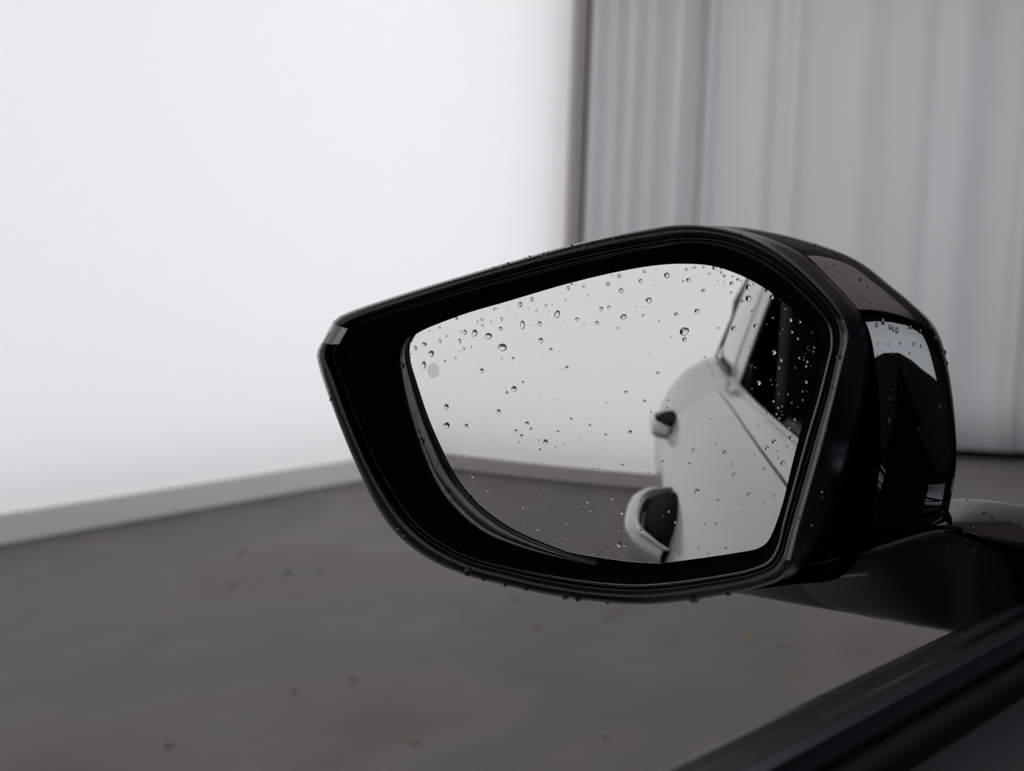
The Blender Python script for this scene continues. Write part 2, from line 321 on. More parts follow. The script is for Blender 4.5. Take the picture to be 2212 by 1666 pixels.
# inner wall between opening and glass
rin = [ring(K1-1.5, hA+.0010), ring(inn(K1-1.5, OUT_A+7, .06), hA+.0005), ring(inn(K1-1.5, OUT_A+7, .3), hA+.0007), ring(inn(K1-1.5, OUT_A+7, .6), hA+.0008), ring(inn(K1-1.5, OUT_A+7, .94), hA+.0007), ring(OUT_A+6.2, hA-.0003), ring(OUT_A+4.5, hA-.0004), ring(OUT_A+2.5, hA-.0012)]
M_well = mat('grey_sheen_plastic', (0.03, 0.03, 0.033), 0.14, spec=0.6, coat=0.8)  # grey base puts the reflected wall's sheen into black plastic
v, f = loft(rin, close_u=True); gw = mesh('glass_surround', v, f, M_well, wm); gw.data.materials.append(M_plastic)
for p_ in gw.data.polygons:
    a_ = math.degrees(TH[p_.index % NA]); p_.material_index = 0 if 158 < a_ < 262 else 1; gw['label'] = 'dark smoky gloss inner wall beside the glass'
# polished edge and the mirror glass itself, part of a sphere
def sring(r_, dh=0.0):
    P = A([sph(x, y) for x, y in pix(r_)]); N = (P-SC)/np.linalg.norm(P-SC, axis=1)[:, None]; return P+N*dh, N
e0, _ = sring(OUT_A, 0.0); e1, _ = sring(OUT_A+1.2, -.0002); e2, _ = sring(OUT_A+2.6, -.0012)
v, f = loft([e0, e1, e2], close_u=True); mesh('glass_edge', v, [tuple(reversed(q)) for q in f], M_edge, wm)
NR = 60; vs, ns, f = [], [], []
for k in range(1, NR+1):
    P, N = sring(OUT_A*(k/NR)); vs += list(P); ns += list(N)
P0 = sph(*PC); vs.append(P0); ns.append((P0-SC)/RAD)
for k in range(NR-1):
    for j in range(NA):
        j2 = (j+1) % NA; f.append((k*NA+j, (k+1)*NA+j, (k+1)*NA+j2, k*NA+j2))
f += [(len(vs)-1, j, (j+1) % NA) for j in range(NA)]
mg = mesh('mirror_glass', vs, f, M_mirror, wm, normals=ns); mg['label'] = 'convex mirror glass spotted with raindrops'
# round etched warning sign: fine level lines inside a disc
v, f = [], []
for k in range(17):
    yy = 785+k*1.94; hw = 13.2*math.sqrt(max(0, 1-((yy-800.5)/16.6)**2))
    if hw < 2: continue
    b = len(v)
    for dy in (0, .62):
        for x_ in np.linspace(936-hw, 936+hw, 8):
            P = sph(x_, yy+dy); N = (P-SC)/RAD; v.append(P+N*.00004)
    f += [(b+i, b+8+i, b+9+i, b+1+i) for i in range(7)]
ic = mesh('round_warning_icon', v, f, M_icon, wm, smooth=False); ic['label'] = 'pale round lined warning icon'

# gloss strip down the inner side
so_ = cr([(1822, 690), (1831, 722), (1831, 745), (1822, 782), (1803, 860), (1778, 960), (1751, 1054), (1728, 1135), (1709, 1211)], 60)
si_ = cr([(1806, 690), (1816, 722), (1817, 745), (1808, 782), (1789, 860), (1762, 955), (1735, 1054), (1710, 1138), (1691, 1208)], 60)
rows = []
for t, h_ in ((-.06, .0185), (0, .0205), (.02, .0212), (.24, .0217), (.27, .0212), (.31, .0212), (.34, .0219), (.7, .0226), (.96, .0230), (1.03, .0215), (1.06, .016)):
    q = si_*(1-t)+so_*t; rows.append([mp(x, y, h_) for x, y in q])
v, f = loft(rows); st = mesh('trim_strip', v, [tuple(reversed(q)) for q in f], M_strip, wm); st['label'] = 'glossy grey-lit trim strip'
# turn signal lens wrapped round the outer corner
la = (np.arctan2(-(739-900), (694-1330)), np.arctan2(-(700-900), (719-1330)))
ia = [k for k in range(NA) if la[1] % (2*np.pi) <= TH[k] <= la[0] % (2*np.pi)]
def seg(a0, a1, r_, h): 
    th = np.linspace(a0, a1, 12); rr = np.interp(th % (2*np.pi), TH, r_); return [mp(PC[0]+a*math.cos(t), PC[1]-a*math.sin(t), h) for a, t in zip(rr, th)]
a0, a1 = sorted((la[0] % (2*np.pi), la[1] % (2*np.pi)))
rows = [seg(a0, a1, OUT_E-6, .004), seg(a0, a1, OUT_E+1.5, .010), seg(a0, a1, OUT_E+2, .0155), seg(a0, a1, OUT_E-2, .020), seg(a0, a1, OUT_E-10, .0226), seg(a0, a1, OUT_E-22, .0228)]
v, f = loft(rows); ts = mesh('turn_signal', v, f, M_lens, wm); ts['label'] = 'clear grey turn signal lens in the outer tip'
rows = [seg(a0, a1-.002, OUT_E-22, .0232), seg(a0, a1-.004, OUT_E-27, .0230), seg(a0, a1-.008, OUT_E-35, .0222)]
v, f = loft(rows); t2 = mesh('lamp_reflector', v, f, M_lensin, wm); t2['label'] = 'bright reflector strip of the turn signal'

# mirror arm: a tapering beam from under the housing to the door
def sec(xf, ytop, ybot, xb, yb_top, d1=-.012, d2=-.072):
    a = mp(xf, ytop, d1); b = mp(xf, ybot, d1-.040); t = mp(xb, yb_top, d2); bk = b+(t-a)*.95-V*.0; bk[2] = b[2]+.004
    m1 = (a+b)/2+nf*.0015
    pts = [a, inn(a, b, .08)+nf*.0015, m1, inn(a, b, .93)+nf*.001, b-V*0, inn(b, bk, .1)-V*.0008, inn(b, bk, .9), bk, inn(bk, t, .5)-nf*.004, inn(bk, t, .93)-nf*.002, t, inn(t, a, .08)+V*.0006, inn(t, a, .92)+V*.0008]
    return pts
def rs(pts, n=56):
    P = dense(pts, 800); L_ = np.r_[0, np.cumsum(np.linalg.norm(np.diff(np.vstack([P, P[:1]]), axis=0), axis=1))]; s = np.linspace(0, L_[-1], n, endpoint=False); PP = np.vstack([P, P[:1]])
    return A([[np.interp(x, L_, PP[:, k]) for k in range(3)] for x in s])
S_ = [sec(1500, 1255, 1268, 1560, 1215), sec(1600, 1235, 1284, 1680, 1190), sec(1700, 1225, 1302, 1800, 1180), sec(1800, 1205, 1320, 1900, 1140), sec(1900, 1180, 1338, 1990, 1105), sec(1980, 1155, 1354, 2050, 1080),
      sec(2050, 1142, 1366, 2110, 1079), sec(2120, 1165, 1379, 2170, 1085), sec(2190, 1180, 1392, 2235, 1092), sec(2270, 1180, 1405, 2300, 1098)]
R0 = [rs(s) for s in S_]; cols = A([cr([r_[j] for r_ in R0], 44) for j in range(56)])
rows = [cols[:, i] for i in range(44)]
v, f = loft(rows, close_u=True); b = len(v); v = list(v)
v += [np.mean(rows[0], axis=0), np.mean(rows[-1], axis=0)]
f += [(b, (j+1) % 56, j) for j in range(56)]+[(b+1, 43*56+j, 43*56+(j+1) % 56) for j in range(56)]
arm = mesh('mirror_arm', v, f, M_arm, wm); arm['label'] = 'thick gloss black arm joining mirror to door'

# ------------------------------------------------------------------ car body side (light silver), seen in the mirror
def body_rows(y0, y1, n):
    ST = [  # y, then belt, crease, shoulder, handle level, widest, lower, sill  (x, z)
        (0.75, (-.160, -.123), (-.176, -.152), (-.240, -.198), (-.285, -.262), (-.293, -.340), (-.275, -.60), (-.250, -.93)),
        (0.30, (-.160, -.123), (-.178, -.153), (-.243, -.198), (-.290, -.262), (-.298, -.340), (-.280, -.60), (-.255, -.93)),
        (-.25, (-.162, -.126), (-.180, -.155), (-.250, -.202), (-.298, -.266), (-.305, -.340), (-.285, -.60), (-.260, -.93)),
        (-.70, (-.152, -.132), (-.183, -.152), (-.258, -.206), (-.310, -.275), (-.318, -.350), (-.295, -.60), (-.265, -.93)),
        (-1.12, (-.138, -.138), (-.187, -.150), (-.270, -.206), (-.322, -.275), (-.336, -.370), (-.310, -.60), (-.270, -.93)),
        (-1.5, (-.150, -.116), (-.192, -.125), (-.285, -.185), (-.345, -.270), (-.362, -.400), (-.340, -.60), (-.280, -.90)),
        (-1.85, (-.166, -.090), (-.205, -.098), (-.292, -.160), (-.362, -.270), (-.384, -.420), (-.360, -.60), (-.285, -.88)),
        (-2.2, (-.165, -.096), (-.205, -.110), (-.295, -.185), (-.365, -.300), (-.395, -.470), (-.370, -.66), (-.290, -.88)),
        (-2.55, (-.10, -.14), (-.15, -.16), (-.24, -.24), (-.32, -.36), (-.355, -.50), (-.34, -.68), (-.27, -.88))]
    ys = np.array([s[0] for s in ST])[::-1]; out = []
    for y in np.linspace(y0, y1, n):
        P = []
        for k in range(1, 8):
            xs = A([s[k] for s in ST])[::-1]
            i = int(np.clip(np.searchsorted(ys, y)-1, 0, len(ys)-2)); t = (y-ys[i])/(ys[i+1]-ys[i]); q = []
            for c in range(2):
                col = xs[:, c]; m_ = np.gradient(col, ys); hh = ys[i+1]-ys[i]
                q.append((2*t**3-3*t**2+1)*col[i]+(t**3-2*t*t+t)*hh*m_[i]+(-2*t**3+3*t*t)*col[i+1]+(t**3-t*t)*hh*m_[i+1])
            P.append(q)
        top = cr(P[:2], 6)[:, :]
        cu = cr(P[1:], 46)
        pr = np.vstack([top[:-1], cu[:1]+A([0.0004, .0012]), cu[:1]+A([-.0004, -.0014]), cu[1:]])
        out.append([(a[0], y, a[1]) for a in pr])
    return out
YC = -1.20                                    # panel joint
def panel(name, y0, y1, n, parent):
    rw = body_rows(y0, y1, n); v, f = loft(rw); return mesh(name, v, f, M_body, parent)
fd = panel('front_door', 0.75, -1.197, 60, car); fd['label'] = 'silver door with near handle, seen in mirror glass'
rd = panel('rear_door', -1.203, -2.55, 50, car); rd['label'] = 'silver rear flank with far handle, seen in mirror glass'
# slanted joint: soft dark gasket behind the gap
rw = A(body_rows(-1.185, -1.215, 3)); rw[:, :, 0] += .004; v, f = loft(rw); mesh('panel_gasket', v, f, M_rub, fd)
# rear end closing panel
e = A(body_rows(-2.55, -2.56, 2))[0]
rows = [e, e*A([1, 1, 1])+A([.12, -.10, 0]), e+A([.5, -.17, 0]), A([(1.75-p[0]*0-.35, -2.72, p[2]) for p in e]), A([(1.40-p[0]-.1, p[1], p[2]) for p in e])]
v, f = loft(rows); mesh('rear_panel', v, f, M_body, car)
# far side and lid surfaces so the car stands whole
rr_ = A(body_rows(0.75, -2.55, 40)); rr_[:, :, 0] = 1.40-rr_[:, :, 0]; v, f = loft(rr_); mesh('far_side_panel', v, [tuple(reversed(q)) for q in f], M_body, car)
yy_ = np.linspace(-1.85, -2.55, 8); L = A([r_[0] for r_ in body_rows(-1.85, -2.55, 8)])
rows = [[(p[0]+(1.40-2*p[0])*t, p[1]-.12*math.sin(math.pi*t), p[2]+.03*math.sin(math.pi*t)) for t in np.linspace(0, 1, 12)] for p in L]
v, f = loft(rows); mesh('boot_lid', v, f, M_body, car)
# moulding strips along the window line
def rail(name, path, w_, h_, m, parent, n=40, closed=False):
    P = cr(path, n); T = np.gradient(P, axis=0); T /= np.linalg.norm(T, axis=1)[:, None]; rows = []
    for p, t in zip(P, T):
        a = np.cross(t, [1, 0, 0.15]); a /= np.linalg.norm(a); b_ = np.cross(a, t)
        rows.append([p+a*w_/2*math.cos(k)+b_*h_/2*math.sin(k) for k in np.linspace(0, 2*math.pi, 10, endpoint=False)])
    v, f = loft(rows, close_u=True); v = list(v); b0 = len(v); v += [P[0], P[-1]]
    f += [(b0, (j+1) % 10, j) for j in range(10)]+[(b0+1, (n-1)*10+j, (n-1)*10+(j+1) % 10) for j in range(10)]
    return mesh(name, v, f, m, parent)
B1 = [(r_[0][0]-.001, r_[0][1], r_[0][2]+.004) for r_ in body_rows(.12, -1.12, 14)]
rail('window_moulding', B1, .010, .012, M_trim, fd)
B2 = [(p[0]-.007, p[1], p[2]-.002) for p in B1]; rail('bright_moulding', B2, .005, .006, M_body, fd)
B3 = [(A(r_)[:, [0, 1, 2]][6]+A([-.0005, 0, -.0005])) for r_ in body_rows(.22, -1.12, 14)]; rail('door_crease_shade', B3, .0045, .003, M_rub, fd)  # dark rail drawn for the shade in the crease groove
B4 = [(A(r_)[6]+A([-.0003, 0, 0])) for r_ in body_rows(-1.3, -1.8, 8)]; rail('flank_crease_shade', B4, .003, .002, M_rub, rd)  # dark line standing in for groove shade along the flank
# side window (dark), rear pillar, quarter window with its dark seal
def quadgrid(c, n=10, bulge=0.0, ax=A([-1, 0, .3])):
    a, b_, c_, d_ = (A(q, dtype=float) for q in c); rows = []
    for s in np.linspace(0, 1, n):
        rows.append([inn(inn(a, b_, t), inn(d_, c_, t), s)+ax*bulge*4*s*(1-s)*0.5+ax*bulge*4*t*(1-t)*.5 for t in np.linspace(0, 1, n)])
    return loft(rows)
TOPZ = .30
tumb = .30                                   # lean-in per height
def up_from(p, z): return (p[0]+(z-p[2])*tumb, p[1], z)
bl = lambda y: A(body_rows(y, y-.001, 2))[0][0]
p_b0, p_b1 = bl(-.40)+A([.006, 0, .004]), bl(-1.10)+A([.006, 0, .004])
t0 = A(up_from(p_b0, TOPZ)); t1 = A(up_from(p_b1, TOPZ))+A([.0, .05, 0])
rail('window_seal', [p_b1+A([0, -.004, 0]), inn(p_b1, t1, .5)+A([-.004, -.006, 0]), t1], .018, .014, M_green, fd, 24)
# pale rear pillar and quarter glass
q0, q1 = bl(-1.112)+A([.002, 0, .0]), bl(-1.34)+A([.002, 0, .0])
u_0, u_1 = A(up_from(q0, TOPZ))+A([0, .055, 0]), A(up_from(q1, TOPZ))+A([0, .05, 0])
v, f = quadgrid([q0, q1, u_1, u_0], bulge=.004); pl = mesh('window_pillar', v, f, M_body, rd); pl.modifiers.new('t', 'SOLIDIFY').thickness = .01
w0, w1 = bl(-1.345)+A([.004, 0, .0]), bl(-1.80)+A([.0, 0, .008])
x0, x1 = A(up_from(w0, TOPZ))+A([0, .05, 0]), A(up_from(w1, TOPZ))+A([0, .12, 0])
v, f = quadgrid([w0, w1, x1, x0], bulge=.004); qw = mesh('quarter_window', v, f, M_quarter, rd); qw.modifiers.new('t', 'SOLIDIFY').thickness = .006
rail('quarter_window_seal', [x1, inn(w1, x1, .66)+A([-.003, 0, 0]), inn(w1, x1, .33)+A([-.003, 0, 0]), w1+A([-.003, 0, .010]), w1+A([-.004, .02, .004]), inn(w1, w0, .4)+A([-.003, 0, .004]), inn(w1, w0, .85)+A([-.003, 0, .003])], .009, .008, M_green, rd, 60)
# roof, lining, pillars: dark cabin around the eye
rows = []
for y, z in ((.22, .315), (.1, .33), (.0, .335), (-.6, .34), (-1.2, .325), (-1.7, .285), (-1.95, .12), (-2.1, -.06)):
    xl = -.03 if z > .2 else -.11
    rows.append([(xl+(1.40-2*xl)*t, y, z+.035*math.sin(math.pi*t)) for t in np.linspace(0, 1, 14)])
v, f = loft(rows); rf = mesh('roof', v, f, M_body, car); rf.modifiers.new('t', 'SOLIDIFY').thickness = .02
rows = [[(p[0]+(.02 if p[0] < .7 else -.02), p[1], p[2]-.03) for p in r_] for r_ in rows]
v, f = loft(rows); mesh('headlining', v, f, M_cabin, car)
rail('front_pillar', [(-.165, .80, -.12), (-.12, .60, .02), (-.06, .38, .20), (-.02, .2, .30)], .05, .04, M_cabin, car)
rail('roof_rail', [(-.03, .22, .30), (-.028, .1, .315), (-.028, -.1, .325), (-.03, -.6, .325), (-.03, -1.15, .315), (-.03, -1.60, .29)], .03, .03, M_trim, car)
v, f = box(-.13, -.05, -.45, -.33, -.14, .31); bp = mesh('door_pillar', v, f, M_cabin, car); bevel(bp, .01)
v, f = box(1.25, 1.30, -1.7, .75, G+.25, .30); mesh('far_side_lining', v, f, M_cabin, car)
v, f = box(-.05, 1.28, -1.72, -1.64, G+.25, .28); mesh('rear_bulkhead', v, f, M_cabin, car)
v, f = box(-.10, 1.28, -1.7, .78, G+.22, G+.27); mesh('cabin_floor', v, f, M_cabin, car)
v, f = box(-.10, 1.28, .62, .80, G+.25, -.16); bevel(mesh('dashboard', v, f, M_cabin, car), .03)
# a seat beside the eye, and its headrest
v, f = box(.05, .50, -.62, -.48, G+.55, -.02); st_ = bevel(mesh('seat', v, f, M_cabin, car), .05)
v, f = box(.14, .40, -.60, -.50, .0, .16); bevel(mesh('headrest', v, f, M_cabin, st_), .04)
# wheels stand under the body so that it rests on the floor
for yy in (-1.85, 1.0) if False else (-1.85,):
    for xs in (-.30, 1.70):
        rows = []
        for a_ in np.linspace(0, 2*np.pi, 36, endpoint=False):
            rows.append([(xs+w__, yy+r_*math.cos(a_), G+.33+r_*math.sin(a_)) for w__, r_ in ((-.0, .12), (.0, .21), (-.01, .24), (0, .31), (.03, .33), (.19, .33), (.21, .30), (.21, .12))])
        v, f = loft(rows, close_v=True); mesh('wheel', v, f, M_rub, car)

# handles
def handle(parent, y0, y1, z, x_at, out_, thick, tall, mcol):
    n = 40; rows = []
    for s in np.linspace(0, 1, n):
        y = y0+(y1-y0)*s; o_ = out_*(1-abs(2*s-1)**3.2); k = 1.0 if .12 < s < .88 else .75+.25*min(s, 1-s)/.12
        xx = x_at(y)-o_+.004; ring_ = []
        for a_ in np.linspace(0, 2*np.pi, 18, endpoint=False):
            c_, s_ = math.cos(a_), math.sin(a_)
            ring_.append((xx+thick/2*math.copysign(abs(c_)**.7, c_)*k, y, z+tall/2*math.copysign(abs(s_)**.7, s_)*k-.2*o_*0))
        rows.append(ring_)
    v, f = loft(rows, close_u=True); return mesh('door_handle', v, f, mcol, parent)
bx = lambda zz: (lambda y: np.interp(-zz, [-q[2] for q in A(body_rows(y, y-.001, 2))[0]], [q[0] for q in A(body_rows(y, y-.001, 2))[0]]))
h1 = handle(fd, -.04, -.36, -.268, bx(-.268), .047, .024, .044, M_handle); h1['label'] = 'near grey bar door handle'
h2 = handle(rd, -1.02, -1.40, -.262, bx(-.262), .048, .020, .038, M_handle); h2['label'] = 'far dark bar door handle'
def shade_filler(parent, y0, y1, z, out_, tall):
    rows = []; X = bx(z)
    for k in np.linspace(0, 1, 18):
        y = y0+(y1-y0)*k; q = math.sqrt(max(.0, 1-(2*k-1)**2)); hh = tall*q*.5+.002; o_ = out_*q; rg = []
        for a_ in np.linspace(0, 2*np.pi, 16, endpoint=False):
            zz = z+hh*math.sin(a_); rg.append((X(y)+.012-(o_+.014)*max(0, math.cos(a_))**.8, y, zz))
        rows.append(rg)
    v, f = loft(rows, close_u=True); return mesh('handle_shade_filler', v, f, M_dark, parent)  # solid dark bulge added in place of the shaded hole behind the bar
shade_filler(fd, -.07, -.335, -.262, .031, .044); shade_filler(rd, -1.06, -1.37, -.250, .030, .040)

# ------------------------------------------------------------------ open window sill in front of the eye
def extr(name, prof2, y0, y1, m, parent, n=30, taper=None):
    rows = []
    for y in np.linspace(y0, y1, n):
        rows.append([(p[0], y, p[1]) for p in prof2])
    v, f = loft(rows); return mesh(name, v, f, m, parent)
pr = cr([(-.162, -.150), (-.1605, -.128), (-.1585, -.1215), (-.1560, -.1215), (-.1540, -.1245), (-.1515, -.1245), (-.1490, -.1285)], 30)
extr('sill_trim', [tuple(p) for p in pr], -.33, .62, M_trim, fd)['label'] = 'wet black sill trim along the open window'
pr = [(-.1490, -.1285), (-.1480, -.150), (-.1450, -.150), (-.1440, -.1345), (-.1425, -.1330), (-.1400, -.1350), (-.1380, -.150), (-.1350, -.150), (-.1340, -.140)]
extr('window_slot', pr, -.33, .62, M_rub, fd)
pr = cr([(-.134, -.142), (-.1315, -.1345), (-.127, -.1305), (-.115, -.132), (-.09, -.142), (-.07, -.170), (-.066, -.25), (-.075, -.40), (-.08, -.75)], 40)
extr('door_card', [tuple(p) for p in pr], -.33, .70, M_door, fd)['label'] = 'dark blue-grey inner door card'
# mirror base where the arm meets the door
a1_ = mp(2262, 1195, -.02); 
v, f = box(-.172, -.118, .50, .66, -.150, -.085); bevel(mesh('mirror_base', v, f, M_plastic, wm), .012)
